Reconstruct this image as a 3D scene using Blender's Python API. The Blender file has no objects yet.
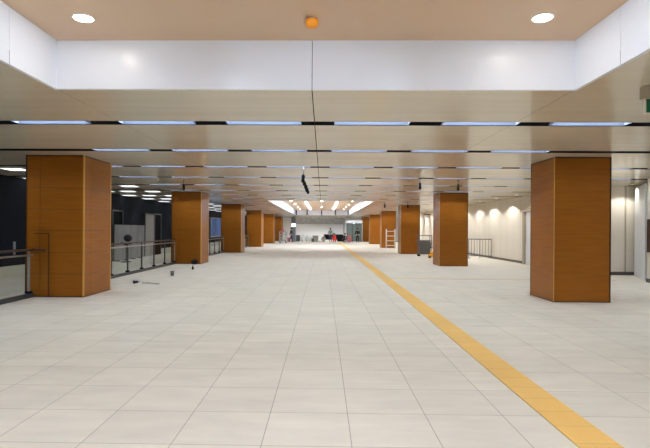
import bpy, bmesh, math, random
from mathutils import Vector, Matrix
random.seed(4)
sc = bpy.context.scene
C = sc.collection
PI = math.pi
F, VX, VY, CH = 499.0, 323.0, 229.4, 1.565      # focal length in pixels, optical axis, eye height

def fx(px, y): return (px - VX) / F * y
# ------------------------------------------------------------------ materials
def mat(name, col, rough=0.5, metal=0.0, spec=0.5, coat=0.0, trans=0.0, ior=1.5, emit=None, es=0.0):
    m = bpy.data.materials.new(name); m.use_nodes = True
    b = m.node_tree.nodes['Principled BSDF']
    b.inputs['Base Color'].default_value = (*col, 1)
    b.inputs['Roughness'].default_value = rough
    b.inputs['Metallic'].default_value = metal
    b.inputs['Specular IOR Level'].default_value = spec
    b.inputs['IOR'].default_value = ior
    b.inputs['Coat Weight'].default_value = coat
    b.inputs['Transmission Weight'].default_value = trans
    if emit:
        b.inputs['Emission Color'].default_value = (*emit, 1)
        b.inputs['Emission Strength'].default_value = es
    return m

def N(m, t): return m.node_tree.nodes.new(t)
def Lk(m, a, b): m.node_tree.links.new(a, b)
def bsdf(m): return m.node_tree.nodes['Principled BSDF']

def noise_tint(m, col, amp=0.1, scale=(1, 1, 1), ns=4.0, detail=4, rough_amp=0.0):
    tc = N(m, 'ShaderNodeTexCoord'); mp = N(m, 'ShaderNodeMapping'); mp.inputs['Scale'].default_value = scale
    nz = N(m, 'ShaderNodeTexNoise'); nz.inputs['Scale'].default_value = ns; nz.inputs['Detail'].default_value = detail
    rp = N(m, 'ShaderNodeValToRGB')
    rp.color_ramp.elements[0].position = 0.3; rp.color_ramp.elements[1].position = 0.7
    rp.color_ramp.elements[0].color = (*[c * (1 - amp) for c in col], 1)
    rp.color_ramp.elements[1].color = (*[min(1, c * (1 + amp)) for c in col], 1)
    Lk(m, tc.outputs['Object'], mp.inputs['Vector']); Lk(m, mp.outputs[0], nz.inputs['Vector'])
    Lk(m, nz.outputs['Fac'], rp.inputs['Fac']); Lk(m, rp.outputs[0], bsdf(m).inputs['Base Color'])
    if rough_amp:
        r0 = bsdf(m).inputs['Roughness'].default_value
        mr = N(m, 'ShaderNodeMapRange'); mr.inputs['To Min'].default_value = r0 - rough_amp; mr.inputs['To Max'].default_value = r0 + rough_amp
        Lk(m, nz.outputs['Fac'], mr.inputs['Value']); Lk(m, mr.outputs[0], bsdf(m).inputs['Roughness'])
    return rp

# floor tiles
def floor_material():
    m = mat('pale_stone_tile', (.62, .6, .56), rough=.55, spec=.25)
    nt = m.node_tree
    tc = N(m, 'ShaderNodeTexCoord'); mp = N(m, 'ShaderNodeMapping')
    T = .656
    mp.inputs['Location'].default_value = (-.219 + T * 60, -3.60 + T * 60, 0)
    br = N(m, 'ShaderNodeTexBrick'); br.offset = 0; br.squash = 1
    br.inputs['Scale'].default_value = 1; br.inputs['Mortar Size'].default_value = .0035
    br.inputs['Mortar Smooth'].default_value = .15
    br.inputs['Brick Width'].default_value = T; br.inputs['Row Height'].default_value = T
    br.inputs['Color1'].default_value = (.745, .685, .585, 1); br.inputs['Color2'].default_value = (.70, .645, .552, 1)
    br.inputs['Mortar'].default_value = (.36, .33, .29, 1)
    Lk(m, tc.outputs['Object'], mp.inputs[0]); Lk(m, mp.outputs[0], br.inputs['Vector'])
    n1 = N(m, 'ShaderNodeTexNoise'); n1.inputs['Scale'].default_value = 1.3; n1.inputs['Detail'].default_value = 6
    mp2 = N(m, 'ShaderNodeMapping'); mp2.inputs['Scale'].default_value = (1, 3, 1)
    n1.inputs['Roughness'].default_value = .65
    Lk(m, tc.outputs['Object'], mp2.inputs[0]); Lk(m, mp2.outputs[0], n1.inputs['Vector'])
    r = N(m, 'ShaderNodeMapRange'); r.inputs['From Min'].default_value = .3; r.inputs['From Max'].default_value = .7
    r.inputs['To Min'].default_value = .90; r.inputs['To Max'].default_value = 1.06
    Lk(m, n1.outputs['Fac'], r.inputs['Value'])
    mx = N(m, 'ShaderNodeVectorMath'); mx.operation = 'SCALE'
    Lk(m, br.outputs['Color'], mx.inputs[0]); Lk(m, r.outputs[0], mx.inputs['Scale'])
    Lk(m, mx.outputs[0], bsdf(m).inputs['Base Color'])
    return m

def wood_material():
    m = mat('orange_brown_wood_panel', (.31, .115, .012), rough=.40, spec=.3)
    tc = N(m, 'ShaderNodeTexCoord'); mp = N(m, 'ShaderNodeMapping'); mp.inputs['Scale'].default_value = (.7, .7, 9)
    nz = N(m, 'ShaderNodeTexNoise'); nz.inputs['Scale'].default_value = 2.2; nz.inputs['Detail'].default_value = 7
    oi = N(m, 'ShaderNodeObjectInfo'); ad = N(m, 'ShaderNodeVectorMath'); ad.operation = 'ADD'
    cb = N(m, 'ShaderNodeCombineXYZ'); mu = N(m, 'ShaderNodeMath'); mu.operation = 'MULTIPLY'; mu.inputs[1].default_value = 37
    Lk(m, oi.outputs['Random'], mu.inputs[0]); Lk(m, mu.outputs[0], cb.inputs[2])
    Lk(m, tc.outputs['Object'], mp.inputs[0]); Lk(m, mp.outputs[0], ad.inputs[0]); Lk(m, cb.outputs[0], ad.inputs[1])
    Lk(m, ad.outputs[0], nz.inputs['Vector'])
    rp = N(m, 'ShaderNodeValToRGB')
    rp.color_ramp.elements[0].position = .32; rp.color_ramp.elements[0].color = (.285, .090, .005, 1)
    rp.color_ramp.elements[1].position = .70; rp.color_ramp.elements[1].color = (.35, .118, .007, 1)
    Lk(m, nz.outputs['Fac'], rp.inputs['Fac']); Lk(m, rp.outputs[0], bsdf(m).inputs['Base Color'])
    return m

def wall_panels(name, col, groove, pitch=.9, axis='Y', rough=.8):
    m = mat(name, col, rough=rough, spec=.2)
    tc = N(m, 'ShaderNodeTexCoord'); sp = N(m, 'ShaderNodeSeparateXYZ')
    Lk(m, tc.outputs['Object'], sp.inputs[0])
    a = N(m, 'ShaderNodeMath'); a.operation = 'MODULO'; a.inputs[1].default_value = pitch
    ad = N(m, 'ShaderNodeMath'); ad.operation = 'ADD'; ad.inputs[1].default_value = 90.0
    Lk(m, sp.outputs[axis], ad.inputs[0]); Lk(m, ad.outputs[0], a.inputs[0])
    g = N(m, 'ShaderNodeMath'); g.operation = 'LESS_THAN'; g.inputs[1].default_value = .02
    Lk(m, a.outputs[0], g.inputs[0])
    mx = N(m, 'ShaderNodeMix'); mx.data_type = 'RGBA'
    mx.inputs[6].default_value = (*col, 1); mx.inputs[7].default_value = (*groove, 1)
    Lk(m, g.outputs[0], mx.inputs[0]); Lk(m, mx.outputs[2], bsdf(m).inputs['Base Color'])
    return m

def ceiling_material():
    m = mat('glossy_beige_ceiling_panel', (.655, .585, .46), rough=.17, spec=.5, ior=1.72)
    noise_tint(m, (.655, .585, .46), .035, (.25, 3, 1), 1.4, 3, .03)
    return m

M = {}
M['floor'] = floor_material()
M['wood'] = wood_material()
M['ceil'] = ceiling_material()
M['recess'] = mat('tan_ceiling_panel', (.66, .47, .30), rough=.38); noise_tint(M['recess'], (.66, .465, .295), .03, (1, 1, 1), .8, 2)
M['upstand'] = mat('glossy_white_panel', (.80, .83, .89), rough=.28); noise_tint(M['upstand'], (.80, .83, .89), .015, (1, 1, 1), 1.2, 2)
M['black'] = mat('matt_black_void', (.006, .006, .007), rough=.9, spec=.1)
M['joint'] = mat('dark_joint', (.05, .045, .04), rough=.7)
M['darkwall'] = wall_panels('dark_slate_wall_panel', (.009, .0125, .020), (.004, .005, .007), 1.35, rough=.8)
bsdf(M['darkwall']).inputs['Specular IOR Level'].default_value = .15
M['cream'] = mat('cream_plinth_stone', (.55, .54, .46), rough=.5); noise_tint(M['cream'], (.55, .54, .46), .05, (1, 1, 1), 3)
M['creamwall'] = wall_panels('cream_wall_panel', (.73, .68, .59), (.50, .46, .39), .9)
M['creamwallx'] = wall_panels('cream_end_wall_panel', (.73, .68, .59), (.50, .46, .39), .9, 'X')
M['white'] = mat('white_paint', (.82, .83, .84), rough=.4); noise_tint(M['white'], (.82, .83, .84), .02)
M['greyfascia'] = mat('grey_fascia', (.45, .47, .49), rough=.5); noise_tint(M['greyfascia'], (.45, .47, .49), .25, (1, 1, 3), 2.5)
M['base'] = mat('dark_baseboard', (.10, .095, .085), rough=.45)
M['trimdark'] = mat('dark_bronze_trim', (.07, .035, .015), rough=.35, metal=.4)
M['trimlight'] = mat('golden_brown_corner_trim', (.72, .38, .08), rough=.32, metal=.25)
M['bronze'] = mat('brown_bronze_handrail', (.10, .06, .045), rough=.42, metal=.35)
M['steel'] = mat('brushed_steel', (.50, .50, .49), rough=.3, metal=.85); noise_tint(M['steel'], (.50, .50, .49), .05, (1, 1, 20), 5)
M['darksteel'] = mat('dark_grey_steel', (.10, .105, .11), rough=.38, metal=.6)
M['glass'] = None
def glass(name, col, alpha_mix):
    m = bpy.data.materials.new(name); m.use_nodes = True; nt = m.node_tree; nt.nodes.remove(nt.nodes['Principled BSDF'])
    out = nt.nodes['Material Output']
    tr = N(m, 'ShaderNodeBsdfTransparent'); tr.inputs[0].default_value = (*col, 1)
    gl = N(m, 'ShaderNodeBsdfGlossy'); gl.inputs['Roughness'].default_value = .03
    fr = N(m, 'ShaderNodeFresnel'); fr.inputs['IOR'].default_value = 1.45
    mx = N(m, 'ShaderNodeMixShader')
    ad = N(m, 'ShaderNodeMath'); ad.operation = 'MULTIPLY'; ad.inputs[1].default_value = alpha_mix
    ge = N(m, 'ShaderNodeNewGeometry'); iv = N(m, 'ShaderNodeMath'); iv.operation = 'SUBTRACT'; iv.inputs[0].default_value = 1
    m2 = N(m, 'ShaderNodeMath'); m2.operation = 'MULTIPLY'
    Lk(m, ge.outputs['Backfacing'], iv.inputs[1])
    Lk(m, fr.outputs[0], ad.inputs[0]); Lk(m, ad.outputs[0], m2.inputs[0]); Lk(m, iv.outputs[0], m2.inputs[1]); Lk(m, m2.outputs[0], mx.inputs[0])
    Lk(m, tr.outputs[0], mx.inputs[1]); Lk(m, gl.outputs[0], mx.inputs[2]); Lk(m, mx.outputs[0], out.inputs[0])
    return m
M['glass'] = glass('clear_greenish_glass', (.93, .96, .945), .7)
M['clear'] = glass('clear_glass', (.985, .99, .987), .5)
M['darkglass'] = glass('green_tinted_glass', (.56, .62, .59), 1.0)
M['yellow'] = mat('yellow_tactile_tile', (.80, .47, .10), rough=.5)
M['lampW'] = mat('white_lamp_diffuser', (.9, .9, .9), emit=(.80, .89, 1.0), es=46)
M['lampRec'] = mat('white_linear_diffuser', (.9, .9, .9), emit=(.72, .83, 1.0), es=74)
M['down'] = mat('warm_downlight_lens', (.9, .9, .9), emit=(1.0, .93, .84), es=40)
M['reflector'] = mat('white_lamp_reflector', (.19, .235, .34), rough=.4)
M['trimwhite'] = mat('white_metal_ring', (.78, .77, .75), rough=.35)
M['orange'] = mat('orange_dust_cap', (.95, .33, .01), rough=.5)
M['blackplastic'] = mat('black_plastic', (.010, .010, .012), rough=.8, spec=.15)
M['greenface'] = mat('green_exit_face', (.003, .065, .03), rough=.3, emit=(.0, .22, .09), es=.04)
M['greenmark'] = mat('pale_green_mark', (.1, .45, .3), rough=.3, emit=(.1, .6, .4), es=.2)
M['beigecase'] = mat('beige_casing', (.42, .35, .26), rough=.4)
M['hoard'] = mat('pale_grey_hoarding_board', (.22, .24, .26), rough=.4); noise_tint(M['hoard'], (.22, .24, .26), .12, (1, 1, .5), 2)
M['doorgrey'] = mat('light_grey_door', (.30, .30, .29), rough=.45)
M['bluewin'] = mat('blue_window_glass', (.07, .14, .34), rough=.5, spec=.2)
M['skin'] = mat('skin', (.45, .26, .18), rough=.55)
M['navy'] = mat('navy_cloth', (.02, .04, .10), rough=.9)
M['blackcloth'] = mat('black_cloth', (.014, .014, .016), rough=.9)
M['teal'] = mat('grey_green_cloth', (.22, .36, .34), rough=.9)
M['red'] = mat('red_vest_cloth', (.80, .06, .04), rough=.8)
M['pink'] = mat('pink_red_plastic', (.62, .16, .16), rough=.6)
M['sack'] = mat('white_woven_sack', (.68, .70, .70), rough=.85); noise_tint(M['sack'], (.68, .7, .7), .12, (1, 1, 1), 6)
M['greybox'] = mat('grey_brown_cardboard', (.30, .28, .25), rough=.85); noise_tint(M['greybox'], (.3, .28, .25), .1, (1, 1, 1), 6)
M['yellowpaint'] = mat('yellow_machine_paint', (.85, .42, .02), rough=.4)
M['pale'] = mat('pale_aluminium', (.70, .64, .56), rough=.35, metal=.4)
M['ltblue'] = mat('white_door_laminate', (.80, .82, .84), rough=.35)
M['hair'] = mat('black_hair', (.01, .009, .008), rough=.7)

# ------------------------------------------------------------------ mesh builder
class MB:
    def __init__(s): s.bm = bmesh.new()
    def box(s, x0, x1, y0, y1, z0, z1, mi=0):
        r = bmesh.ops.create_cube(s.bm, size=1)
        for v in r['verts']:
            v.co = Vector(((x0 + x1) / 2 + v.co.x * (x1 - x0), (y0 + y1) / 2 + v.co.y * (y1 - y0), (z0 + z1) / 2 + v.co.z * (z1 - z0)))
        for f in {f for v in r['verts'] for f in v.link_faces}: f.material_index = mi
        return r['verts']
    def cyl(s, a, b, r0, r1=None, seg=12, mi=0, cap=True):
        a, b = Vector(a), Vector(b); d = b - a
        q = Vector((0, 0, 1)).rotation_difference(d.normalized()).to_matrix().to_4x4()
        mt = Matrix.Translation((a + b) / 2) @ q
        r = bmesh.ops.create_cone(s.bm, cap_ends=cap, segments=seg, radius1=r0, radius2=r0 if r1 is None else r1, depth=d.length, matrix=mt)
        for f in {f for v in r['verts'] for f in v.link_faces}:
            f.material_index = mi
            if len(f.verts) == 4 and seg > 6: f.smooth = True
        return r['verts']
    def tube(s, pts, r, seg=8):
        for a, b in zip(pts, pts[1:]): s.cyl(a, b, r, seg=seg)
        for p in pts[1:-1]: s.sph(p, r, 8)
    def sph(s, c, r, seg=12, sx=1, sy=1, sz=1, mi=0):
        rr = bmesh.ops.create_uvsphere(s.bm, u_segments=seg, v_segments=max(6, seg // 2 + 2), radius=r,
                                       matrix=Matrix.Translation(c) @ Matrix.Diagonal((sx, sy, sz, 1)))
        for f in {f for v in rr['verts'] for f in v.link_faces}: f.smooth = True; f.material_index = mi
    def quad(s, pts, mi=0):
        f = s.bm.faces.new([s.bm.verts.new(p) for p in pts]); f.material_index = mi; return f
    def lathe(s, prof, seg=20, c=(0, 0, 0), mi=0):
        rings = []
        for r, z in prof:
            rings.append([s.bm.verts.new((c[0] + r * math.cos(2 * PI * i / seg), c[1] + r * math.sin(2 * PI * i / seg), c[2] + z)) for i in range(seg)])
        for A, B in zip(rings, rings[1:]):
            for i in range(seg):
                f = s.bm.faces.new((A[i], A[(i + 1) % seg], B[(i + 1) % seg], B[i])); f.smooth = True; f.material_index = mi
        for R_ in (rings[0], rings[-1]):
            s.bm.faces.new(R_).material_index = mi
    def bevel(s, w=.005, seg=2):
        bmesh.ops.bevel(s.bm, geom=[e for e in s.bm.edges], offset=w, segments=seg, profile=.7, affect='EDGES', clamp_overlap=True)
        return s
    def build(s, name, m, parent=None, loc=None):
        bmesh.ops.recalc_face_normals(s.bm, faces=s.bm.faces)
        me = bpy.data.meshes.new(name); s.bm.to_mesh(me); s.bm.free()
        for x in (m if isinstance(m, (list, tuple)) else [m]): me.materials.append(x)
        o = bpy.data.objects.new(name, me); C.objects.link(o)
        if parent: o.parent = parent
        if loc: o.location = loc
        return o

def tag(o, label, cat, group=None, kind=None):
    o['label'] = label; o['category'] = cat
    if group: o['group'] = group
    if kind: o['kind'] = kind
    return o
def thing(name, label, cat, loc=(0, 0, 0), rz=0, group=None):
    o = bpy.data.objects.new(name, None); o.empty_display_size = .1; C.objects.link(o)
    o.location = loc; o.rotation_euler.z = rz
    return tag(o, label, cat, group)
def struct(name, mb, m, loc=None):
    o = mb.build(name, m, None, loc); o['kind'] = 'structure'; return o
def dup(root, loc, label, rz=None, group=None):
    r = root.copy(); C.objects.link(r); r.location = loc; r['label'] = label
    if rz is not None: r.rotation_euler.z = rz
    if group: r['group'] = group
    for ch in list(root.children):
        c = ch.copy(); C.objects.link(c); c.parent = r
        for g in ch.children:
            d = g.copy(); C.objects.link(d); d.parent = c
    return r

ORD = ['nearest', 'second', 'third', 'fourth', 'fifth', 'sixth', 'seventh', 'eighth', 'ninth', 'tenth', 'eleventh', 'twelfth', 'thirteenth',
       'fourteenth', 'fifteenth', 'sixteenth', 'seventeenth', 'eighteenth', 'nineteenth', 'twentieth', 'twenty-first', 'twenty-second', 'twenty-third', 'twenty-fourth']

# ------------------------------------------------------------------ dimensions
XL, XR = -10.0, 9.55          # side walls
XA = 11.2                     # depth of the alcove on the right
YB, YE = -7.0, 69.0           # back and far end
H = 3.2; HR = 3.77            # lower ceiling, recess ceiling
RX0, RX1 = -3.15, 2.90        # recess edges
R1 = (-5.0, 5.82); R2 = (28.5, 57.0)
SEAM = -.14
ROW0, PITCH = 7.70, 2.7
rows = [ROW0 + PITCH * k for k in range(-5, 23) if k != -1]
GH = .14                      # half groove width

# ------------------------------------------------------------------ floor
b = MB(); b.box(XL - .2, XA + .2, YB - .2, YE + .2, -.2, 0); struct('floor', b, M['floor'])

# tactile paving
def tactile(x0, x1, y0, y1):
    mb = MB(); mb.box(x0, x1, y0, y1, .0, .006)
    return mb
b = tactile(1.86, 2.185, YB + 1, 16.0)
o = struct('trim_1', b, M['yellow'])
b = tactile(1.86, 2.185, 16.33, YE - 6)
struct('trim_2', b, M['yellow'])
b = tactile(1.86, 9.3, 16.0, 16.33)
M['yellow2'] = mat('worn_yellow_tactile_tile', (.72, .52, .30), rough=.5)
struct('trim_3', b, M['yellow2'])
# yellow tiles: raised bars and joints by bump
for mm, c in ((M['yellow'], (.88, .54, .15)), (M['yellow2'], (.70, .56, .40))):
    tc = N(mm, 'ShaderNodeTexCoord'); br = N(mm, 'ShaderNodeTexBrick'); br.offset = 0
    mp = N(mm, 'ShaderNodeMapping'); mp.inputs['Location'].default_value = (-1.86 + 60 * .328, -3.7 + 60 * .328, 0)
    br.inputs['Scale'].default_value = 1; br.inputs['Brick Width'].default_value = .328; br.inputs['Row Height'].default_value = .328
    br.inputs['Mortar Size'].default_value = .003
    br.inputs['Color1'].default_value = (*c, 1); br.inputs['Color2'].default_value = (*[v * .94 for v in c], 1)
    br.inputs['Mortar'].default_value = (*[v * .6 for v in c], 1)
    Lk(mm, tc.outputs['Object'], mp.inputs[0]); Lk(mm, mp.outputs[0], br.inputs['Vector']); Lk(mm, br.outputs['Color'], bsdf(mm).inputs['Base Color'])
    wv = N(mm, 'ShaderNodeTexWave'); wv.inputs['Scale'].default_value = 7.0; wv.bands_direction = 'X'
    Lk(mm, tc.outputs['Object'], wv.inputs['Vector'])
    bp = N(mm, 'ShaderNodeBump'); bp.inputs['Strength'].default_value = .4; bp.inputs['Distance'].default_value = .004
    Lk(mm, wv.outputs['Fac'], bp.inputs['Height']); Lk(mm, bp.outputs[0], bsdf(mm).inputs['Normal'])

# ------------------------------------------------------------------ lower ceiling with slots
bands = []
LIMS = (R1[0] - .041, R1[1] + .041, R2[0] - .041, R2[1] + .041)
edges = [YB] + [v for r in rows for v in (r - GH, r + GH)] + [YE]
for a, c in zip(edges[0::2], edges[1::2]):
    if c > a: bands.append((a, c))
def slabs(mb, x0, x1, y0, y1):
    g = .003
    mb.box(x0 + g, x1 - g, y0, y1, H, H + GH)
mb = MB()
for (a, c) in bands:
    pieces = [(a, c)]
    # cut along recess borders
    for lim in LIMS:
        np_ = []
        for p, q in pieces:
            if p < lim < q: np_ += [(p, lim), (lim, q)]
            else: np_.append((p, q))
        pieces = np_
    for p, q in pieces:
        if q - p < .001: continue
        mid = (p + q) / 2
        inrec = LIMS[0] < mid < LIMS[1] or LIMS[2] < mid < LIMS[3]
        mb.box(XL, RX0 - .002, p, q, H, H + GH)
        xr = XA if mid < 18.1 else XR
        mb.box(RX1 + .002, xr + .05, p, q, H, H + GH)
        if not inrec:
            mb.box(RX0 + .002, SEAM - .006, p, q, H, H + GH)
            mb.box(SEAM + .006, RX1 - .002, p, q, H, H + GH)
bmesh.ops.recalc_face_normals(mb.bm, faces=mb.bm.faces)
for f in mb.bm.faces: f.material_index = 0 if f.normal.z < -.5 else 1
struct('ceiling', mb, [M['ceil'], M['black']])
# black void above the slots
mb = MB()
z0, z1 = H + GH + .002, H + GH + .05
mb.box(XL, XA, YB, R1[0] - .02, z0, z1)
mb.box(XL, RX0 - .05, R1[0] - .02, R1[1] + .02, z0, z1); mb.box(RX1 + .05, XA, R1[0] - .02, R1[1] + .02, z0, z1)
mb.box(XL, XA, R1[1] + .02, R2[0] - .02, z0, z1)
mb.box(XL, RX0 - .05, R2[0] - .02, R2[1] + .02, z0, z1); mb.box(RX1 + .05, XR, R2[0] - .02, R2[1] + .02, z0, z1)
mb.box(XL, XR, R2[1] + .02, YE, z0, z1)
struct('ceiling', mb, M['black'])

# recesses: upstands of separate glossy panels, tan ceiling
trim_n = [4]
def recess(y0, y1, cuts, endjoints):
    t = .04
    mb = MB()
    g = .004
    ys = [y0] + [c for c in cuts if y0 < c < y1] + [y1]
    for a, c in zip(ys, ys[1:]):
        mb.box(RX0 - t, RX0, a + g, c - g if c < y1 else c, H - .004, HR)
        mb.box(RX1, RX1 + t, a + g, c - g if c < y1 else c, H - .004, HR)
    xs = [RX0 - t, SEAM, RX1 + t]
    for a, c in zip(xs, xs[1:]):
        for yy in ((y0 - t, y0), (y1, y1 + t)):
            mb.box(a + (g if a > RX0 else 0), c - (g if c < RX1 else 0), yy[0], yy[1], H - .004, HR)
    struct('trim_%d' % trim_n[0], mb, M['upstand']); trim_n[0] += 1
    mb = MB()   # dark backing seen through the joints
    mb.box(RX0 - .06, RX0 - t - .001, y0, y1, H + .01, HR); mb.box(RX1 + t + .001, RX1 + .06, y0, y1, H + .01, HR)
    mb.box(RX0, RX1, y1 + t + .001, y1 + t + .02, H + .01, HR); mb.box(RX0, RX1, y0 - t - .02, y0 - t - .001, H + .01, HR)
    struct('trim_%d' % trim_n[0], mb, M['joint']); trim_n[0] += 1
    mb = MB(); mb.box(RX0 - .06, RX1 + .06, y0 - .06, y1 + .06, HR + .001, HR + .06)
    struct('ceiling', mb, M['recess'])
recess(R1[0], R1[1], [-4 + 2.24 * k + .0 for k in range(0, 5)][:4] + [4.94], [])
recess(R2[0], R2[1], [R2[0] + 2.7 * k for k in range(1, 11)], [])
for x in (-3.05, -1.83, -.17, 1.40, 2.85):      # dark vertical hangers on the far upstand
    mb = MB(); mb.box(x - .06, x + .06, R2[1] - .08, R2[1] - .001, H, HR - .02)
    struct('trim_%d' % trim_n[0], mb, M['joint']); trim_n[0] += 1

# ------------------------------------------------------------------ walls
mb = MB(); mb.box(XL - .2, XL, YB, YE, 0, H + .2); struct('wall_left', mb, M['darkwall'])
mb = MB(); mb.box(XL, XL + .12, YB, YE, 0, .33); struct('baseboard_left', mb, M['cream'])
mb = MB(); mb.box(XR, XR + .2, 18.3, YE, 0, H + .2); struct('wall_right', mb, M['creamwall'])
mb = MB(); mb.box(XR - .02, XR, 18.3, YE, 0, .12); struct('baseboard_right', mb, M['base'])
mb = MB(); mb.box(10.05, 10.25, YB, 15.65, 0, H + .2); struct('wall_right_near', mb, M['creamwall'])
mb = MB(); mb.box(10.03, 10.05, YB, 15.65, 0, .12); mb.box(10.03, 10.25, 15.65, 15.67, 0, .12); struct('baseboard_right_near', mb, M['base'])
mb = MB(); mb.box(XR, XA + .2, 18.1, 18.3, 0, H + .2); struct('wall_right_return', mb, M['creamwallx'])
mb = MB(); mb.box(XR, XA - .05, 18.08, 18.1, 0, .12); struct('baseboard_right_return', mb, M['base'])
mb = MB(); mb.box(XA, XA + .2, YB, 18.1, 0, H + .2); struct('wall_right_alcove', mb, M['creamwall'])
mb = MB(); mb.box(XL - .2, XA + .2, YB - .2, YB, 0, HR + .3); struct('wall_back', mb, M['creamwallx'])
mb = MB(); mb.box(XL - .2, XR + .2, YE, YE + .2, 0, H + .2); struct('wall_end', mb, M['white'])
mb = MB(); mb.box(-4.0, 2.9, YE - .5, YE - .02, 2.3, H); struct('trim_%d' % trim_n[0], mb, M['greyfascia']); trim_n[0] += 1
# pilaster / door frame on the right wall
mb = MB(); mb.box(XR - .12, XR, 23.55, 23.8, 0, 2.45); mb.box(XR - .2, XR, 22.3, 23.9, 2.45, 2.58)
mb.box(XR - .12, XR, 22.3, 22.45, 0, 2.45)
struct('door_1', mb, M['beigecase'])
mb = MB(); mb.box(XR - .05, XR, 22.46, 23.54, 0.01, 2.44); struct('door_1', mb, M['ltblue'])
# white door leaf standing open beside the alcove
d = thing('door_leaf', 'white door leaf standing open in the alcove behind the near right column', 'door', (11.1, 17.95, 0), math.atan2(15.95 - 17.95, 10.2 - 11.1))
mb = MB(); mb.box(0, 2.15, -.025, .025, .01, 3.1); mb.bevel(.004).build('panel', M['ltblue'], d)
# joint in alcove back wall
mb = MB(); mb.box(10.83, 10.86, 18.07, 18.099, .13, H); struct('trim_%d' % trim_n[0], mb, M['beigecase']); trim_n[0] += 1

# doors in the dark left wall (grey leaves; unlit openings painted as black slabs)
def leftdoor(n, y0, y1, z1, m, fm):
    mb = MB(); mb.box(XL + .001, XL + .15, y0, y1, .0, z1); struct('door_%d' % n, mb, m)
    mb = MB(); mb.box(XL + .0, XL + .17, y0 - .07, y0, 0, z1 + .07); mb.box(XL, XL + .17, y1, y1 + .07, 0, z1 + .07); mb.box(XL, XL + .17, y0, y1, z1, z1 + .07)
    struct('trim_%d' % trim_n[0], mb, fm); trim_n[0] += 1
leftdoor(2, 27.5, 28.9, 2.33, M['doorgrey'], M['darksteel'])
leftdoor(3, 29.04, 30.1, 2.36, M['black'], M['darksteel'])
leftdoor(4, 23.2, 24.3, 2.36, M['black'], M['darksteel'])
leftdoor(5, 32.6, 33.5, 2.3, M['doorgrey'], M['darksteel'])
mb = MB(); mb.box(XL, XL + .06, 44.0, 50.5, .9, 2.5); struct('window_1', mb, M['bluewin'])
mb = MB()
for y in (44.0, 46.1, 48.3, 50.5): mb.box(XL, XL + .09, y - .05, y + .05, .85, 2.55)
mb.box(XL, XL + .09, 43.9, 50.6, .82, .9); mb.box(XL, XL + .09, 43.9, 50.6, 2.5, 2.58)
struct('window_2', mb, M['steel'])
# hoarding panels
h = thing('hoarding_board', 'pale grey temporary board standing against the dark left wall', 'board', (XL + .35, 22.9, 0))
for i in range(4):
    mb = MB(); mb.box(-.02, .02, i * .97, i * .97 + .95, .04, 1.72); mb.build('panel', M['hoard'], h)
for i in range(4):
    mb = MB(); mb.box(-.15, .15, i * .97 + .3, i * .97 + .36, 0.001, .039); mb.build('foot', M['darksteel'], h)
t = thing('high_stool', 'dark round-backed high stool in front of the pale board by the left wall', 'stool', (XL + .95, 22.8, 0))
mb = MB(); mb.lathe([(.24, 0.001), (.22, .03), (.03, .06)], 20); mb.build('base', M['darksteel'], t)
mb = MB(); mb.cyl((0, 0, .06), (0, 0, .8), .025); mb.build('pole', M['darksteel'], t)
mb = MB(); mb.lathe([(.05, .8), (.24, .83), (.26, .88), (.22, .91)], 20); mb.build('seat', M['blackplastic'], t)
mb = MB(); mb.sph((0, .2, 1.1), .2, 18, 1, .3, .85); mb.build('backrest', M['darksteel'], t)
# notice on dark wall seen left of the first column
s = thing('wall_notice', 'small pale notice on the dark wall left of the nearest left column', 'sign', (XL + .002, 15.98, 0))
mb = MB(); mb.box(0, .02, -.06, .06, .85, 1.1); mb.build('plate', M['hoard'], s)
mb = MB(); mb.box(0, .02, -.05, .05, .68, .78); mb.build('switch', M['hoard'], s)

# ------------------------------------------------------------------ columns
CW = 1.24
DIM = {'left': (1.33, 1.42), 'right': (1.24, 1.24)}
def make_column(side):
    t = thing('column', 'wood clad column', 'column', (0, 0, 0))
    hx, hy = DIM[side][0] / 2, DIM[side][1] / 2; TW = .028 if side == 'left' else .015
    zs = [.022, .52, 1.0, 1.5, 1.98, 2.46, H - .03]      # panel courses
    g = .009 if side == 'left' else .004
    mb = MB(); mb.box(-hx + .012, hx - .012, -hy + .012, hy - .012, .018, H - .001)
    mb.build('core', M['trimdark'], t)
    for face in range(4):
        w, dd = (hx, hy) if face % 2 == 0 else (hy, hx)
        mb = MB()
        us = [-w + .03, -w + .33, w - .03] if side == 'left' else [-w + .03, w - .03]
        for a, c in zip(zs, zs[1:]):
            for u0, u1 in zip(us, us[1:]):
                mb.box(u0 + g / 2, u1 - g / 2, -dd, -dd + .0115, a + g / 2, c - g / 2)
        o = mb.build('cladding_panel', M['wood'], t)
        o.rotation_euler.z = face * PI / 2
    for sx, sy in ((-1, -1), (1, -1), (1, 1), (-1, 1)):
        mb = MB()
        x0, x1 = sorted((sx * (hx - TW), sx * (hx + .002))); y0, y1 = sorted((sy * (hy - TW), sy * (hy + .002)))
        mb.box(x0, x1, y0, y1, .019, H - .001)
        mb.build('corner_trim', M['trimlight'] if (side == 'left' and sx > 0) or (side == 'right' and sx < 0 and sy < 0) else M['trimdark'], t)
    mb = MB(); mb.box(-hx - .004, hx + .004, -hy - .004, hy + .004, 0.001, .018); mb.build('base', M['trimdark'], t)
    return t
CW = 1.24
LX, RXc = -5.37 - DIM['left'][0] / 2, 5.08 + CW / 2
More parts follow.
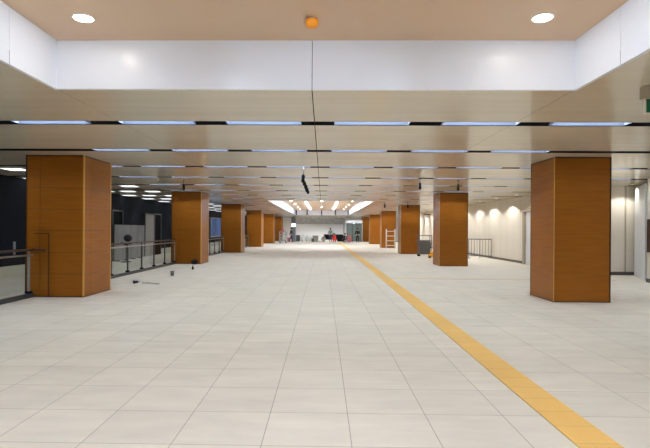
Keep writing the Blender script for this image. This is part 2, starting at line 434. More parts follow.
for side, xc, dy in (('left', LX, .05), ('right', RXc, 0)):
    col0 = make_column(side); first = True
    for k in range(6):
        y = 11.07 + 10.8 * k + dy + DIM[side][1] / 2
        where = ('nearest wood clad column of the %s row' % side) if k == 0 else ('%s wood clad column of the %s row, counted from the camera' % (ORD[k], side) if k < 5 else 'farthest wood clad column of the %s row' % side)
        if k == 0: where += ', with a railing meeting it' if side == 'left' else ', standing by the alcove'
        if first:
            col0.location = (xc, y, 0); col0['label'] = where; col0['group'] = 'wood clad columns'; first = False
        else: dup(col0, (xc, y, 0), where, group='wood clad columns')

# ------------------------------------------------------------------ slot lamps
LC = lambda k: -.09 + 1.66 * (k + .5)
def make_lamp():
    t = thing('slot_lamp', 'lamp', 'ceiling light')
    L = 1.15 / 2; w = .105; d = .085; q = .036
    mb = MB()
    # slanting reflector sides and ends
    mb.quad([(-L, -w, .002), (L, -w, .002), (L - .02, -q, d), (-L + .02, -q, d)])
    mb.quad([(-L, w, .002), (-L + .02, q, d), (L - .02, q, d), (L, w, .002)])
    mb.quad([(-L, -w, .002), (-L + .02, -q, d), (-L + .02, q, d), (-L, w, .002)])
    mb.quad([(L, -w, .002), (L, w, .002), (L - .02, q, d), (L - .02, -q, d)])
    mb.build('reflector', M['reflector'], t)
    mb = MB()
    for sg in (-1, 1):
        a_, b_ = sorted((sg * (w + .001), sg * (GH - .003))); mb.box(-L, L, a_, b_, .012, .02)
    mb.build('flange', M['black'], t)
    mb = MB(); mb.box(-L + .02, L - .02, -q, q, d + .001, d + .012); mb.build('diffuser', M['lampW'], t)
    mb = MB(); mb.box(-L, L, -.06, .06, d + .013, GH - .003); mb.build('housing', M['darksteel'], t)
    return t
lamp0 = make_lamp(); used = False
for r, y in enumerate(rows):
    if y < 7: ordn = None
    vis = y > 7
    for k in range(-6, 6):
        x = LC(k)
        inrec = R1[0] - .2 < y < R1[1] + .2 or R2[0] - .2 < y < R2[1] + .2
        if inrec and RX0 - .62 < x < RX1 + .62: continue
        if (x < -7 and y > 12) or (k == 5 and y > 17.9): continue
        nearcol = any(abs(y - (10.18 + 10.8 * j)) < .3 or abs(y - (12.88 + 10.8 * j)) < .05 and False for j in range(1))
        if nearcol and 4.9 < abs(x + .1) < 6.6: continue
        if y > 67.9 : continue
        # lamps that would meet a column
        incol = any(11.0 + 10.8 * j - .2 < y < 11.12 + 10.8 * j + CW + .2 for j in range(6)) and (LX - .62 - .6 < x < LX + 1.2 or RXc - 1.2 < x < RXc + 1.2)
        if incol: continue
        if not vis:
            if y < 1: continue
            lab = 'slot lamp above the side aisle in front of the first full slot row'
        n = [q for q in range(24) if abs(rows[r] - (ROW0 + PITCH * q)) < .01]
        side = 'left' if k < 0 else 'right'
        pos = (-k - 1) if k < 0 else k
        rown = ORD[n[0]] + ' row ahead' if n else 'row beside the near recess'
        posn = ('first' if pos == 0 else ORD[pos])
        lab = 'white slot lamp in the %s, %s to the %s of centre' % (rown, posn, side)
        if not used:
            lamp0.location = (x, y, H); lamp0['label'] = lab; lamp0['group'] = 'slot lamps in the beige ceiling'; used = True
        else: dup(lamp0, (x, y, H), lab, group='slot lamps in the beige ceiling')

# ------------------------------------------------------------------ downlights and linear lights in recesses
def make_down(name, r, m):
    t = thing(name, 'x', 'ceiling light')
    mb = MB(); mb.lathe([(r + .02, 0), (r + .018, -.008), (r, -.01), (r, -.002)], 24); mb.build('trim_ring', M['trimwhite'], t)
    mb = MB(); mb.lathe([(r - .002, -.011), (r - .01, -.014)], 24); mb.build('lens', m, t)
    return t
dl = make_down('downlight', .095, M['down'])
spots = [(-2.53, 5.19, 'round downlight on the tan ceiling above the left'), (2.25, 5.19, 'round downlight on the tan ceiling above the right')]
for y in (2.2, -1.2): spots += [(-2.53, y, 'round downlight in the near tan recess, overhead left'), (2.25, y, 'round downlight in the near tan recess, overhead right')]
i = 0
for y in (33.5, 38.7, 43.9, 49.1, 54.3):
    for x, w in ((-2.5, 'left'), (-.12, 'middle'), (2.25, 'right')):
        if w == 'middle' and i % 2 == 0: continue
        spots.append((x, y, '%s downlight of the %s group in the far bright recess' % (w, ORD[i]))); 
    i += 1
for i, (x, y, lab) in enumerate(spots):
    if i == 0: dl.location = (x, y, HR); dl['label'] = lab; dl['group'] = 'round recess downlights'
    else: dup(dl, (x, y, HR), lab, group='round recess downlights')
def make_lin():
    t = thing('linear_light', 'x', 'ceiling light')
    mb = MB(); mb.box(-.045, -.029, 0, 3.4, -.008, -.001); mb.box(.029, .045, 0, 3.4, -.008, -.001); mb.box(-.029, .029, 0, .02, -.02, -.001); mb.box(-.029, .029, 3.38, 3.4, -.02, -.001); mb.build('frame', M['trimwhite'], t)
    mb = MB(); mb.box(-.027, .027, .021, 3.379, -.05, -.002); mb.build('diffuser', M['lampRec'], t)
    return t
ll = make_lin(); k = 0
for (y, nm) in ((.7, 'near'), (-3.4, 'rear of the near'), (39.6, 'far'), (43.4, 'far'), (47.2, 'far'), (51.0, 'far')):
    for x, w in ((-1.38, 'left'), (1.12, 'right')):
        lab = 'long white light strip in the %s recess, %s side' % (nm, w)
        if nm == 'far': lab = 'long white light strip in the far recess, %s side, %s of its line' % (w, ORD[int(round((y - 39.6) / 3.8))])
        if k == 0: ll.location = (x, y, HR); ll['label'] = lab; ll['group'] = 'light strips in the recesses'
        else: dup(ll, (x, y, HR), lab, group='light strips in the recesses')
        k += 1

# square panel lights in the ceiling of the left aisle
pl = thing('panel_light', 'x', 'ceiling light')
mb = MB(); h_ = .31
for a, c, e, f in ((-h_, h_, -h_, -h_ + .02), (-h_, h_, h_ - .02, h_), (-h_, -h_ + .02, -h_ + .02, h_ - .02), (h_ - .02, h_, -h_ + .02, h_ - .02)): mb.box(a, c, e, f, -.012, -.001)
mb.build('frame', M['trimwhite'], pl)
M['panel'] = mat('panel_light_diffuser', (.9, .9, .9), emit=(.9, .94, 1), es=1.8)
mb = MB(); mb.box(-h_ + .021, h_ - .021, -h_ + .021, h_ - .021, -.009, -.002); mb.build('diffuser', M['panel'], pl)
first = True
for r in range(2, 18):
    y = ROW0 + PITCH * r + .78
    for q, x in enumerate((-7.55, -8.65, -9.65)):
        lab = 'square white panel light over the left aisle, %s cross row, %s' % (ORD[r - 2], ('inner one', 'middle one', 'one by the dark wall')[q])
        if first: pl.location = (x, y, H); pl['label'] = lab; pl['group'] = 'square panel lights over the left aisle'; first = False
        else: dup(pl, (x, y, H), lab)
# wall washing downlights (real spots)
def spot(parent, e, ang, bl=.3, loc=(0, 0, -.03), tilt=0, col=(1, .97, .92)):
    li = bpy.data.lights.new('spot', 'SPOT'); li.energy = e; li.spot_size = math.radians(ang); li.spot_blend = bl; li.shadow_soft_size = .03; li.color = col
    o = bpy.data.objects.new('spot_beam', li); C.objects.link(o); o.parent = parent; o.location = loc; o.rotation_euler = (0, tilt, 0)
    return o
wd = make_down('wall_washer', .05, M['trimwhite'])
sp_R = None
k = 0
for j in range(15):
    y = 22.75 + 2.62 * j
    lab = '%s small wall washing downlight beside the cream right wall' % ORD[j]
    if k == 0: wd.location = (XR - .8, y, H - .001); wd['label'] = lab; wd['group'] = 'wall washing downlights'; o = wd
    else: o = dup(wd, (XR - .8, y, H - .001), lab, group='wall washing downlights')
    spot(o, 48, 130, .06)
    k += 1
for j in range(10):
    y = 20.4 + 3.0 * j
    o = dup(wd, (XL + .45, y, H - .001), '%s small wall washing downlight beside the dark left wall' % ORD[j], group='wall washing downlights')
    for c in list(o.children):
        if c.type == 'LIGHT': bpy.data.objects.remove(c)
    spot(o, 48, 70, col=(.85, .92, 1))
o = dup(wd, (10.7, 17.5, H - .001), 'small downlight in the alcove ceiling behind the near right column', group='wall washing downlights')
for c in list(o.children):
    if c.type == 'LIGHT': bpy.data.objects.remove(c)
spot(o, 50, 120)

for q, px in enumerate((301, 313, 324, 339)):
    o = dup(wd, (fx(px, 66.0), 66.0, H - .001), '%s from left of the four small downlights before the far white wall' % ('first', 'second', 'third', 'fourth')[q], group='downlights at the far end')
    for c in list(o.children):
        if c.type == 'LIGHT': bpy.data.objects.remove(c)
        elif c.name.startswith('lens'): c.hide_render = False
    spot(o, 130, 130, .5)
# ------------------------------------------------------------------ smoke detector
t = thing('smoke_detector', 'small smoke detector with orange dust cap on the tan ceiling', 'smoke detector', (-.13, 5.23, HR))
mb = MB(); mb.lathe([(.05, 0), (.05, -.02), (.045, -.03)], 24); mb.build('base', M['trimwhite'], t)
mb = MB(); mb.lathe([(.066, -.012), (.07, -.05), (.055, -.08), (.02, -.088)], 24); mb.build('dust_cap', M['orange'], t)

# exit sign at upper right
t = thing('exit_sign', 'green exit sign in a beige casing hanging below the ceiling at upper right', 'sign', (3.84, 5.66, 0))
mb = MB(); mb.box(-.27, .30, -.055, .055, 3.05, H - .001); mb.bevel(.02, 3).build('casing', M['beigecase'], t)
mb = MB(); mb.box(-.235, .27, -.012, .012, 2.90, 3.049); mb.build('sign_panel', M['greenface'], t)
mb = MB(); mb.box(-.248, -.236, -.016, .016, 2.89, 3.049); mb.build('panel_edge', M['pale'], t)
mb = MB(); mb.cyl((-.19, -.0135, 2.98), (-.14, -.0135, 3.005), .006, seg=8); mb.cyl((-.14, -.0135, 3.005), (-.10, -.0135, 2.97), .006, seg=8); mb.build('marking', M['greenmark'], t)

# hanging cable cluster
t = thing('hanging_cable_bundle', 'black cable bundle dangling from the ceiling near the centre seam', 'cable', (-.52, 13.15, 0))
mb = MB(); mb.tube([(0, 0, H), (.0, 0, 3.02), (-.01, 0, 2.93)], .012); mb.build('cord', M['darksteel'], t)
mb = MB()
pts = [(-.01, 0, 2.95), (-.02, .01, 2.85), (.02, 0, 2.77), (.06, -.01, 2.68), (.09, .01, 2.60), (.12, 0, 2.53)]
for q in range(3):
    jit = [Vector(p) + Vector((random.uniform(-.02, .02), random.uniform(-.03, .03), random.uniform(-.02, .02))) for p in pts]
    mb.tube(jit, .026)
for q, p in enumerate(pts): mb.sph(p, .05 if q < 5 else .03, 10, 1, 1, 1.3)
mb.build('bundle', M['blackplastic'], t)

# black ceiling cameras on rods
t0 = thing('ceiling_camera', 'small black camera hanging above the second left column', 'camera', (-4.75, 16.9, 0), 0, 'black devices hanging from ceiling')
mb = MB(); mb.cyl((0, 0, 3.06), (0, 0, H - .001), .012); mb.build('rod', M['darksteel'], t0)
mb = MB(); mb.lathe([(.035, H - .012), (.035, H - .001)], 16); mb.build('mount', M['blackplastic'], t0)
mb = MB(); mb.lathe([(.015, 3.07), (.04, 3.05), (.045, 2.88), (.02, 2.85)], 14); mb.build('body', M['blackplastic'], t0)
for (x, y, lab) in ((3.07, 15.9, 'small black camera hanging above the third right column'), (4.38, 16.3, 'small black camera hanging above the second right column'),
                    (3.6, 29.2, 'tiny black camera hanging between third and fourth right columns'), (5.0, 29.6, 'tiny black camera hanging beside the third right column')):
    dup(t0, (x, y, 0), lab, group='black devices hanging from ceiling')

# ------------------------------------------------------------------ railings on the left
XRL = -6.52
def railing(y0, y1, posts, label):
    t = thing('glass_railing', label, 'railing', (XRL, y0, 0), 0, 'glass railings along the left')
    L = y1 - y0
    mb = MB(); mb.box(-.04, .04, .01, L - .01, 1.04, 1.085); mb.bevel(.012, 3).build('handrail', M['bronze'], t)
    mb = MB(); mb.box(-.02, .02, .01, L - .01, .93, .965); mb.build('top_channel', M['steel'], t)
    mb = MB(); mb.box(-.035, .035, .01, L - .01, 0.002, .10); mb.build('base_channel', M['darksteel'], t)
    ps = [p - y0 for p in posts]
    for p in ps:
        mb = MB(); mb.box(-.022, .022, p - .02, p + .02, .101, .929); mb.box(-.012, .012, p - .012, p + .012, .966, 1.039)
        po = mb.build('post', M['doorgrey'] if p == ps[-1] else M['darksteel'], t)
        mb = MB(); mb.box(-.05, .05, p - .06, p + .06, .101, .15); mb.build('foot', M['blackplastic'], po)
    xs = [0.03] + ps + [L - .03]
    for a, c in zip(xs, xs[1:]):
        if c - a < .2: continue
        mb = MB(); mb.box(-.006, .006, a + .03, c - .03, .152, .928); mb.build('glass_panel', M['glass'], t)
    return t
CF = [11.12 + 10.8 * k for k in range(6)]
railing(-2.0, CF[0] - .01, [-.6, .7, 2, 3.3, 4.6, 5.9, 7.2, 8.5, 9.8, 10.95], 'glass railing with brown handrail ending at the nearest left column')
for k, lab in ((0, 'glass railing between the nearest and second left columns'), (1, 'glass railing between the second and third left columns'), (2, 'glass railing between the third and fourth left columns')):
    a, c = CF[k] + DIM['left'][1] + .02, CF[k + 1] - .01
    railing(a, c, [a + .1 + 1.3 * i for i in range(8) if a + .1 + 1.3 * i < c - .3] + [c - .1], lab)
# upright clear glass screen standing against nearest left column
t = thing('glass_screen', 'clear upright glass screen against the front of the nearest left column', 'glass screen', (-6.33, 11.08, 0))
mb = MB(); mb.box(-.13, .18, -.01, .005, .02, 1.42); mb.build('pane', M['clear'], t)
mb = MB(); mb.box(-.14, .19, -.014, .008, 1.42, 1.44); mb.box(.18, .19, -.014, .008, .0, 1.42); mb.build('frame', M['trimdark'], t)
mb = MB(); mb.box(-.13, .12, -.06, -.02, 1.04, 1.085); mb.build('rail_end', M['bronze'], t)

# ------------------------------------------------------------------ small items on the floor, left
t = thing('hand_tool', 'small dark blue power tool lying on the floor by the railing', 'tool', (-5.28, 14.0, 0), .3)
mb = MB(); mb.cyl((-.07, 0, .05), (.07, 0, .05), .04, .03, 14); mb.build('body', M['navy'], t)
mb = MB(); mb.box(-.05, -.01, -.1, -.03, .01, .05); mb.bevel(.01).build('handle', M['blackplastic'], t)
mb = MB(); mb.cyl((.07, 0, .05), (.13, 0, .05), .012, seg=8); mb.build('nozzle', M['steel'], t)
cv = MB(); P = [(-5.12, 14.05, .01)] + [(-5.12 + .11 * i, 14.05 + .08 * math.sin(i * 1.1) - .02 * i, .01) for i in range(1, 6)]
cv.tube(P, .009, 6); tag(cv.build('power_cable', M['darksteel']), 'thin grey cable trailing from the power tool over the floor', 'cable')
t = thing('floor_pot', 'small grey open tub alone on the floor left of centre', 'tub', (-5.0, 16.5, 0))
mb = MB(); mb.lathe([(.05, 0.001), (.065, .14), (.06, .14), (.046, .02)], 18); mb.build('body', M['hoard'], t)
mb = MB(); mb.lathe([(.068, .14), (.068, .15), (.06, .15)], 18); mb.build('rim', M['darksteel'], t)
t = thing('small_bottle', 'tiny black bottle on the floor in front of the second left column', 'bottle', (-4.97, 19.0, 0))
mb = MB(); mb.lathe([(.035, 0.001), (.038, .08), (.015, .11), (.015, .13)], 14); mb.build('body', M['blackplastic'], t)
mb = MB(); mb.lathe([(.018, .13), (.018, .155)], 14); mb.build('cap', M['hoard'], t)
t = thing('bag', 'black bag slumped at the foot of the second left column', 'bag', (-5.6, 21.7, 0))
mb = MB(); mb.sph((0, 0, .1), .16, 16, 1.0, .8, .62); mb.sph((.08, -.02, .14), .09, 12, 1, .9, .7); mb.build('body', M['blackcloth'], t)
mb = MB(); mb.tube([(-.08, 0, .18), (-.04, 0, .25), (.04, 0, .25), (.08, 0, .18)], .01, 6); mb.build('handle', M['blackcloth'], t)

# ------------------------------------------------------------------ right side items
t = thing('picket_barrier', 'dark metal picket barrier in front of the cream wall between right columns', 'barrier', (8.2, 28.3, 0), 0)
mb = MB(); mb.cyl((0, 0, 1.08), (1.3, 0, 1.08), .025); mb.cyl((0, 0, .14), (1.3, 0, .14), .02); mb.build('rail', M['darksteel'], t)
for i in range(9):
    mb = MB(); mb.cyl((.02 + .158 * i, 0, .02 if i % 4 == 0 else .14), (.02 + .158 * i, 0, 1.08), .018 if i % 4 == 0 else .011, seg=8); mb.build('picket', M['darksteel'], t)
for x in (.02, 1.28):
    mb = MB(); mb.box(x - .03, x + .03, -.25, .25, 0, .03); mb.build('foot', M['darksteel'], t)
t2 = dup(t, (7.3, 31.2, 0), 'dark metal picket barrier partly behind the second right column', rz=.6)
t['group'] = t2['group'] = 'dark metal picket barriers'
t = thing('wheeled_cart', 'grey wheeled cage cart between second and third right columns', 'cart', (5.72, 29.8, 0))
mb = MB()
for x in (0, .75):
    for y in (0, .5): mb.cyl((x, y, .12), (x, y, 1.25), .022, seg=8)
for z in (.14, .95, 1.25):
    for y in (0, .5): mb.cyl((0, y, z), (.75, y, z), .018, seg=8)
    for x in (0, .75): mb.cyl((x, 0, z), (x, .5, z), .018, seg=8)
mb.build('frame', M['darksteel'], t)
mb = MB(); mb.box(.05, .7, .04, .46, .16, .92); mb.bevel(.02).build('bin', M['base'], t)
for x in (.03, .72):
    for y in (.03, .47):
        mb = MB(); mb.cyl((x, y - .02, .06), (x, y + .02, .06), .06, seg=12); mb.build('wheel', M['blackplastic'], t)
t = thing('floor_machine', 'small yellow floor machine beside the second right column', 'machine', (6.08, 28.2, 0))
mb = MB(); mb.box(-.13, .2, -.15, .15, .06, .22); mb.sph((.05, 0, .28), .11, 12); mb.bevel(.01).build('body', M['yellowpaint'], t)
mb = MB(); mb.tube([(-.05, 0, .2), (-.03, 0, .5), (.02, 0, .9)], .014); mb.build('handle', M['blackplastic'], t)
for y in (-.16, .16):
    mb = MB(); mb.cyl((-.08, y - .02, .06), (-.08, y + .02, .06), .06); mb.build('wheel', M['blackplastic'], t)
# stepladder leaning behind the cart
t = thing('stepladder', 'pale tall stepladder standing behind the grey cart', 'ladder', (6.7, 32.2, 0))
for s_ in (-1, 1):
    mb = MB(); mb.cyl((s_ * .3, -.5, 0), (s_ * .17, 0, 2.55), .03, seg=6); mb.build('rail', M['pale'], t)
    mb = MB(); mb.cyl((s_ * .3, .6, 0), (s_ * .17, .05, 2.55), .025, seg=6); mb.build('rear_leg', M['pale'], t)
for i in range(8):
    f = (i + .7) / 8.2; w = .3 - .13 * f
    mb = MB(); mb.box(-w, w, -.5 + .5 * f - .04, -.5 + .5 * f + .04, 2.55 * f - .015, 2.55 * f + .015); mb.build('tread', M['pale'], t)
mb = MB(); mb.box(-.2, .2, -.08, .12, 2.55, 2.6); mb.build('top_cap', M['blackplastic'], t)
# rack
t = thing('open_rack', 'pale metal rack with open shelves in front of the fourth right column', 'rack', (5.35, 42.0, 0))
for x in (0, .72):
    for y in (0, .45):
        mb = MB(); mb.cyl((x, y, 0), (x, y, 1.62), .03, seg=8); mb.build('upright', M['pale'], t)
for z in (.22, .62, 1.02, 1.42):
    mb = MB(); mb.box(0, .72, 0, .45, z, z + .06); mb.build('shelf', M['pale'], t)
# red hose cabinet at right edge
t = thing('wall_cabinet', 'dark framed wall cabinet at the right edge on the near cream wall', 'cabinet', (10.03, 14.5, 0))
mb = MB(); mb.box(-.05, .015, 0.1, 1.06, .93, 1.95); mb.bevel(.01).build('body', M['trimdark'], t)
mb = MB(); mb.box(-.058, -.051, .06, .89, 1.01, 1.89); d_ = mb.build('door', M['base'], t)
mb = MB(); mb.box(-.075, -.059, .1, .13, 1.4, 1.5); mb.build('handle', M['steel'], d_)

# ------------------------------------------------------------------ far end
# glazed booth on the right
t = thing('glazed_booth', 'glazed booth with white fascia at the far right of the hall', 'booth', (2.95, 62.3, 0))
mb = MB(); mb.box(0, 1.9, 0, 3, 2.40, 2.72); mb.build('fascia', M['white'], t)
for x in (.03, .72, 1.25, 1.85):
    mb = MB(); mb.box(x - .04, x + .04, 0, .1, .0, 2.4); mb.build('mullion', M['darksteel'], t)
for a, c in ((.07, .68), (.76, 1.21), (1.29, 1.81)):
    mb = MB(); mb.box(a, c, .04, .06, .08, 2.36); mb.build('glass_panel', M['darkglass'], t)
mb = MB(); mb.box(0, 1.9, 2.9, 3, 0, 2.4); mb.build('back_panel', M['white'], t)
mb = MB(); mb.box(1.9, 1.96, 0, 3, 0, 2.72); mb.build('side_panel', M['white'], t)
b_ = thing('booth_fill_lamp', 'added fill lamp inside the glazed booth at the far right', 'ceiling light', (3.9, 63.8, 2.399))  # added lamp, brightens the booth behind the dark figure
mb = MB(); mb.box(-.3, .3, -.3, .3, -.03, -.001); mb.build('frame', M['trimwhite'], b_)
mb = MB(); mb.box(-.14, .14, -.14, .14, -.04, -.031); mb.build('diffuser', M['lampW'], b_)
t = thing('service_post', 'slim grey post at the far end left of the glazed booth', 'post', (2.65, 63.5, 0))
mb = MB(); mb.box(-.09, .09, -.09, .09, .05, H - .001); mb.build('shaft', M['greyfascia'], t)
mb = MB(); mb.box(-.15, .15, -.15, .15, 0, .05); mb.build('base', M['darksteel'], t)
t = thing('service_post', 'wide pale grey post at the far end beside the bright work light', 'post', (-3.75, 63.5, 0))
mb = MB(); mb.box(-.28, .28, -.25, .25, .05, H - .001); mb.build('shaft', M['hoard'], t)
mb = MB(); mb.box(-.33, .33, -.3, .3, 0, .05); mb.build('base', M['darksteel'], t)
t = thing('work_light', 'bright white work light on a stand at the far left end', 'work light', (-3.66, 62.0, 0))
mb = MB(); mb.cyl((0, 0, .5), (0, 0, 1.85), .025, seg=8); mb.build('pole', M['darksteel'], t)
for a in range(3):
    mb = MB(); mb.cyl((0, 0, .55), (.4 * math.cos(a * 2.1), .4 * math.sin(a * 2.1), .02), .018, seg=6); mb.build('leg', M['darksteel'], t)
mb = MB(); mb.box(-.25, .25, -.05, .06, 1.86, 2.3); mb.bevel(.02).build('head', M['blackplastic'], t)
mb = MB(); mb.box(-.22, .22, -.07, -.052, 1.9, 2.27); M['work'] = mat('work_light_lens', (.9, .9, .9), emit=(.8, .9, 1), es=4); mb.build('lens', M['work'], t)

# people
def skin_mesh(name, chain_list, m, parent, smooth=2):
    """chain_list: list of (points, radii, parent vertex index or None)"""
    me = bpy.data.meshes.new(name); verts = []; edges = []; rad = []
    for pts, rr, root in chain_list:
        prev = root
        for p, r in zip(pts, rr):
            verts.append(p); rad.append(r); i = len(verts) - 1
            if prev is not None: edges.append((prev, i))
            prev = i
    me.from_pydata([tuple(v) for v in verts], edges, []); me.materials.append(m)
    o = bpy.data.objects.new(name, me); C.objects.link(o); o.parent = parent
    sk = o.modifiers.new('Skin', 'SKIN'); sk.use_smooth_shade = True
    for i, r in enumerate(rad):
        v = me.skin_vertices[0].data[i]; v.radius = r if isinstance(r, tuple) else (r, r); v.use_root = (i == 0)
    s2 = o.modifiers.new('Subdivision', 'SUBSURF'); s2.levels = smooth; s2.render_levels = smooth
    return o
def person(loc, rz, label, pose, top, legs, s=1.0, vest=None):
    t = thing('person', label, 'person', loc, rz)
    P = pose
    hip, chest, neck, head = [Vector(P[k]) for k in ('hip', 'chest', 'neck', 'head')]
    ch = [([hip, (hip + chest) / 2, chest, neck], [(.15, .11), (.14, .10), (.17, .11), (.055, .055)], None)]
    ch.append(([head - Vector((0, 0, .03)), head + Vector((0, 0, .10))], [(.075, .085), (.07, .08)], 3))
    n = 6
    for sd in (-1, 1):
        q = lambda k: Vector((P[k + ('L' if sd < 0 else 'R')]))
        ch.append(([chest + Vector((sd * .17, 0, .05)), q('elbow'), q('wrist'), q('wrist') + Vector((0, .0, -.09))], [.058, .042, .030, .035], 2)); n += 4
    for sd in (-1, 1):
        q = lambda k: Vector((P[k + ('L' if sd < 0 else 'R')]))
        ch.append(([hip + Vector((sd * .09, 0, -.05)), q('knee'), q('ankle'), q('ankle') + Vector((0, -.13, -.04))], [.085, .058, .042, .035], 0)); n += 4
    body = skin_mesh('body', ch, M['skin'], t)
    # clothing
    tc = [([hip, (hip + chest) / 2, chest, chest.lerp(neck, .6)], [(.175, .135), (.165, .125), (.19, .13), (.09, .08)], None)]
    for sd in (-1, 1):
        q = lambda k: Vector((P[k + ('L' if sd < 0 else 'R')]))
        tc.append(([chest + Vector((sd * .17, 0, .05)), q('elbow'), q('elbow').lerp(q('wrist'), .85)], [.075, .058, .045], 2))
    skin_mesh('jacket', tc, top, t)
    lc = [([hip + Vector((0, 0, .03)), hip - Vector((0, 0, .05))], [(.165, .13), (.15, .12)], None)]
    for sd in (-1, 1):
        q = lambda k: Vector((P[k + ('L' if sd < 0 else 'R')]))
        lc.append(([hip + Vector((sd * .09, 0, -.08)), q('knee'), q('ankle') + Vector((0, 0, .03))], [.11, .075, .06], 1))
    skin_mesh('trousers', lc, legs, t)
    mb = MB(); mb.sph(head + Vector((0, .015, .07)), .115, 14, .95, 1.05, .95); mb.build('hair', M['hair'], t)
    for sd in (-1, 1):
        a = Vector(P['ankle' + ('L' if sd < 0 else 'R')])
        mb = MB(); mb.sph(a + Vector((0, -.06, -.04)), .08, 12, .65, 1.7, .55); mb.build('shoe', M['blackplastic'], t)
    return t
stand = dict(hip=(0, 0, .93), chest=(0, 0, 1.33), neck=(0, 0, 1.5), head=(0, -.02, 1.6), elbowL=(-.27, .03, 1.12), elbowR=(.27, .03, 1.12),
             wristL=(-.27, -.12, .9), wristR=(.24, -.2, .98), kneeL=(-.11, -.02, .5), kneeR=(.11, -.02, .5), ankleL=(-.12, .02, .09), ankleR=(.12, .02, .09))
walk = dict(stand, kneeL=(-.1, -.14, .5), kneeR=(.1, .08, .5), ankleL=(-.1, -.18, .1), ankleR=(.1, .32, .14), wristL=(-.26, .15, .88), wristR=(.26, -.25, .95))
crouch = dict(hip=(0, .15, .36), chest=(0, -.08, .72), neck=(0, -.16, .88), head=(0, -.2, .98), elbowL=(-.24, -.22, .55), elbowR=(.24, -.22, .55),
              wristL=(-.14, -.42, .4), wristR=(.14, -.42, .4), kneeL=(-.16, -.26, .48), kneeR=(.16, -.26, .48), ankleL=(-.14, -.02, .09), ankleR=(.14, -.02, .09))
bend = dict(stand, hip=(0, .1, .88), chest=(0, -.2, 1.12), neck=(0, -.34, 1.2), head=(0, -.42, 1.24), elbowL=(-.24, -.3, .85), elbowR=(.24, -.3, .85), wristL=(-.15, -.4, .62), wristR=(.15, -.4, .62))
person((fx(330.5, 64), 64.0, 0), .3, 'person in a grey green jacket and navy trousers standing at the far end', stand, M['teal'], M['navy'])
person((fx(334.8, 62), 62.0, 0), -.5, 'person in a bright red vest crouching on the far floor', crouch, M['red'], M['red'])
person((fx(357.5, 61.6), 61.6, 0), .2, 'person in black clothes standing before the glazed booth', stand, M['blackcloth'], M['blackcloth'])
person((fx(291.2, 61), 61.0, 0), 1.3, 'person in dark clothes walking by the far left work light', walk, M['blackcloth'], M['navy'])
person((fx(344.0, 61.5), 61.5, 0), .8, 'person in black crouching beside the slim far post', crouch, M['blackcloth'], M['blackcloth'], )

# clutter
def sack(px, y, w, h, label, m=None):
    t = thing('sack', label, 'sack', (fx(px, y), y, 0), random.uniform(-.5, .5), 'pale sacks at the far end')
    mb = MB(); mb.sph((0, 0, h * .45), 1, 16, w / 2, w * .4, h * .46); mb.sph((w * .1, 0, h * .75), 1, 12, w * .25, w * .2, h * .25)
    mb.build('body', m or M['sack'], t)
    mb = MB(); mb.cyl((w * .1, 0, h * .92), (w * .15, 0, h * 1.08), w * .05, w * .1, 10); mb.build('tied_neck', m or M['sack'], t)
sack(302.5, 63, .62, .95, 'tall white sack leftmost of the pile at the far end')
sack(307.0, 63.6, .55, .8, 'white sack second from left at the far end')
sack(310.3, 64.4, .5, .7, 'white sack beside the cardboard box at the far end')
sack(320.0, 62, .55, .35, 'low pale sack in front of the dark workbench')
sack(323.5, 63.0, .6, .75, 'grey brown sack in front of the workbench', M['greybox'])
def crate(px, y, w, d, h, label, m, name='box'):
    t = thing(name, label, name, (fx(px, y), y, 0), random.uniform(-.2, .2))
    mb = MB(); mb.box(-w / 2, w / 2, -d / 2, d / 2, 0.001, h); mb.bevel(.01).build('body', m, t)
    mb = MB(); mb.box(-w / 2 - .01, w / 2 + .01, -d / 2 - .01, d / 2 + .01, h + .001, h + .03); mb.build('lid', m, t)
crate(315.5, 64.2, .7, .5, .75, 'grey brown cardboard box right of the white sacks', M['greybox'])
crate(313.0, 63.0, .35, .4, .4, 'low dark box before the cardboard box', M['darksteel'])
crate(298.0, 64.5, .5, .5, .8, 'dark grey box left of the white sacks', M['darksteel'])
crate(349.6, 62.0, .42, .4, .8, 'pink red box standing left of the glazed booth', M['pink'])
crate(288.8, 62.5, .4, .4, .5, 'pink box beside the walking person', M['pink'])
t = thing('workbench', 'long dark workbench against the far white wall', 'workbench', (.1, 66.3, 0))
mb = MB(); mb.box(0, 3.0, 0, .7, .86, .92); mb.build('top', M['blackplastic'], t)
for x in (.05, 1.5, 2.95):
    for y in (.05, .65):
        mb = MB(); mb.box(x - .03, x + .03, y - .03, y + .03, 0, .86); mb.build('leg', M['darksteel'], t)
mb = MB(); mb.box(.1, 2.9, .5, .6, .2, .85); mb.build('back_panel', M['blackplastic'], t)
crate(340.5, 65.3, .8, .5, .8, 'black tool chest in front of the workbench end', M['blackplastic'], 'tool_chest')
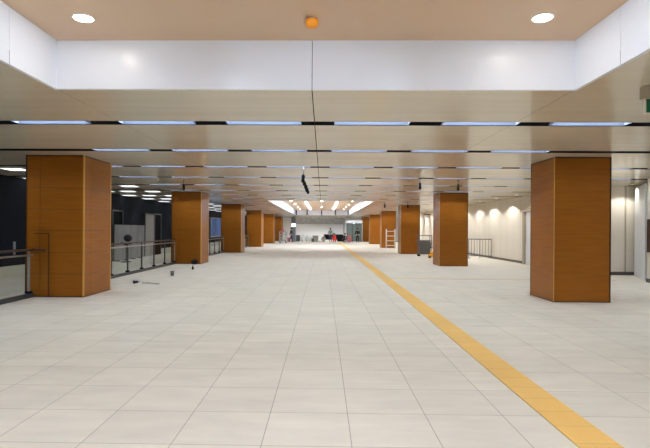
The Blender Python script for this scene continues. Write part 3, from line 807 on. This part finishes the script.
# cage trolleys at the far left
t = thing('cage_trolley', 'grey cage trolley next to the sixth left column', 'trolley', (-5.25, 60.0, 0), 0, 'cage trolleys at the far left')
mb = MB()
for x in (0, .8):
    for y in (0, .6): mb.cyl((x, y, .1), (x, y, 1.25), .025, seg=6)
for z in (.2, .55, .9, 1.25):
    for y in (0, .6): mb.cyl((0, y, z), (.8, y, z), .018, seg=6)
    for x in (0, .8): mb.cyl((x, 0, z), (x, .6, z), .018, seg=6)
mb.build('frame', M['steel'], t)
mb = MB(); mb.box(.02, .78, .02, .58, .2, .24); mb.build('deck', M['hoard'], t)
for x in (.05, .75):
    for y in (.05, .55):
        mb = MB(); mb.cyl((x, y - .02, .05), (x, y + .02, .05), .05, seg=10); mb.build('wheel', M['blackplastic'], t)
dup(t, (-5.5, 63.8, 0), 'grey cage trolley nearest the walking person', rz=.2)
dup(t, (-4.95, 56.5, 0), 'grey cage trolley in front of the sixth left column', rz=-.1)
t = thing('bag', 'red bag on top of the cage trolley in front of the sixth left column', 'bag', (-4.6, 56.8, 1.28))
mb = MB(); mb.sph((0, 0, .14), .2, 12, 1.1, .8, .75); mb.build('body', M['pink'], t)
mb = MB(); mb.tube([(-.1, 0, .24), (0, 0, .36), (.1, 0, .24)], .015, 6); mb.build('handle', M['pink'], t)

# ------------------------------------------------------------------ camera
cam = bpy.data.cameras.new('camera'); co = bpy.data.objects.new('camera', cam); C.objects.link(co)
cam.sensor_width = 36; cam.lens = F / 650 * 36
YAW = math.radians(1.03)
cam.shift_x = (325 - (VX - F * math.tan(YAW))) / 650; cam.shift_y = (VY - 224) / 650
cam.clip_start = .05; cam.clip_end = 200
co.location = (0, 0, CH)
co.rotation_euler = (Matrix.Rotation(YAW, 3, 'Z') @ Matrix.Rotation(PI / 2, 3, 'X') @ Matrix.Rotation(math.radians(.4), 3, 'Z')).to_euler()
sc.camera = co
# ------------------------------------------------------------------ world and colour
w = bpy.data.worlds.new('World'); sc.world = w; w.use_nodes = True
w.node_tree.nodes['Background'].inputs[0].default_value = (.8, .85, 1, 1)
w.node_tree.nodes['Background'].inputs[1].default_value = .02
sc.view_settings.view_transform = 'Standard'; sc.view_settings.look = 'None'
sc.view_settings.exposure = 0.27; sc.view_settings.gamma = 1.0
sc.view_settings.use_curve_mapping = False
sc.cycles.max_bounces = 10; sc.cycles.diffuse_bounces = 5; sc.cycles.glossy_bounces = 5
sc.cycles.transparent_max_bounces = 16
sc.cycles.sample_clamp_indirect = 6.0
sc.cycles.use_denoising = True
sc.cycles.caustics_reflective = False; sc.cycles.caustics_refractive = False
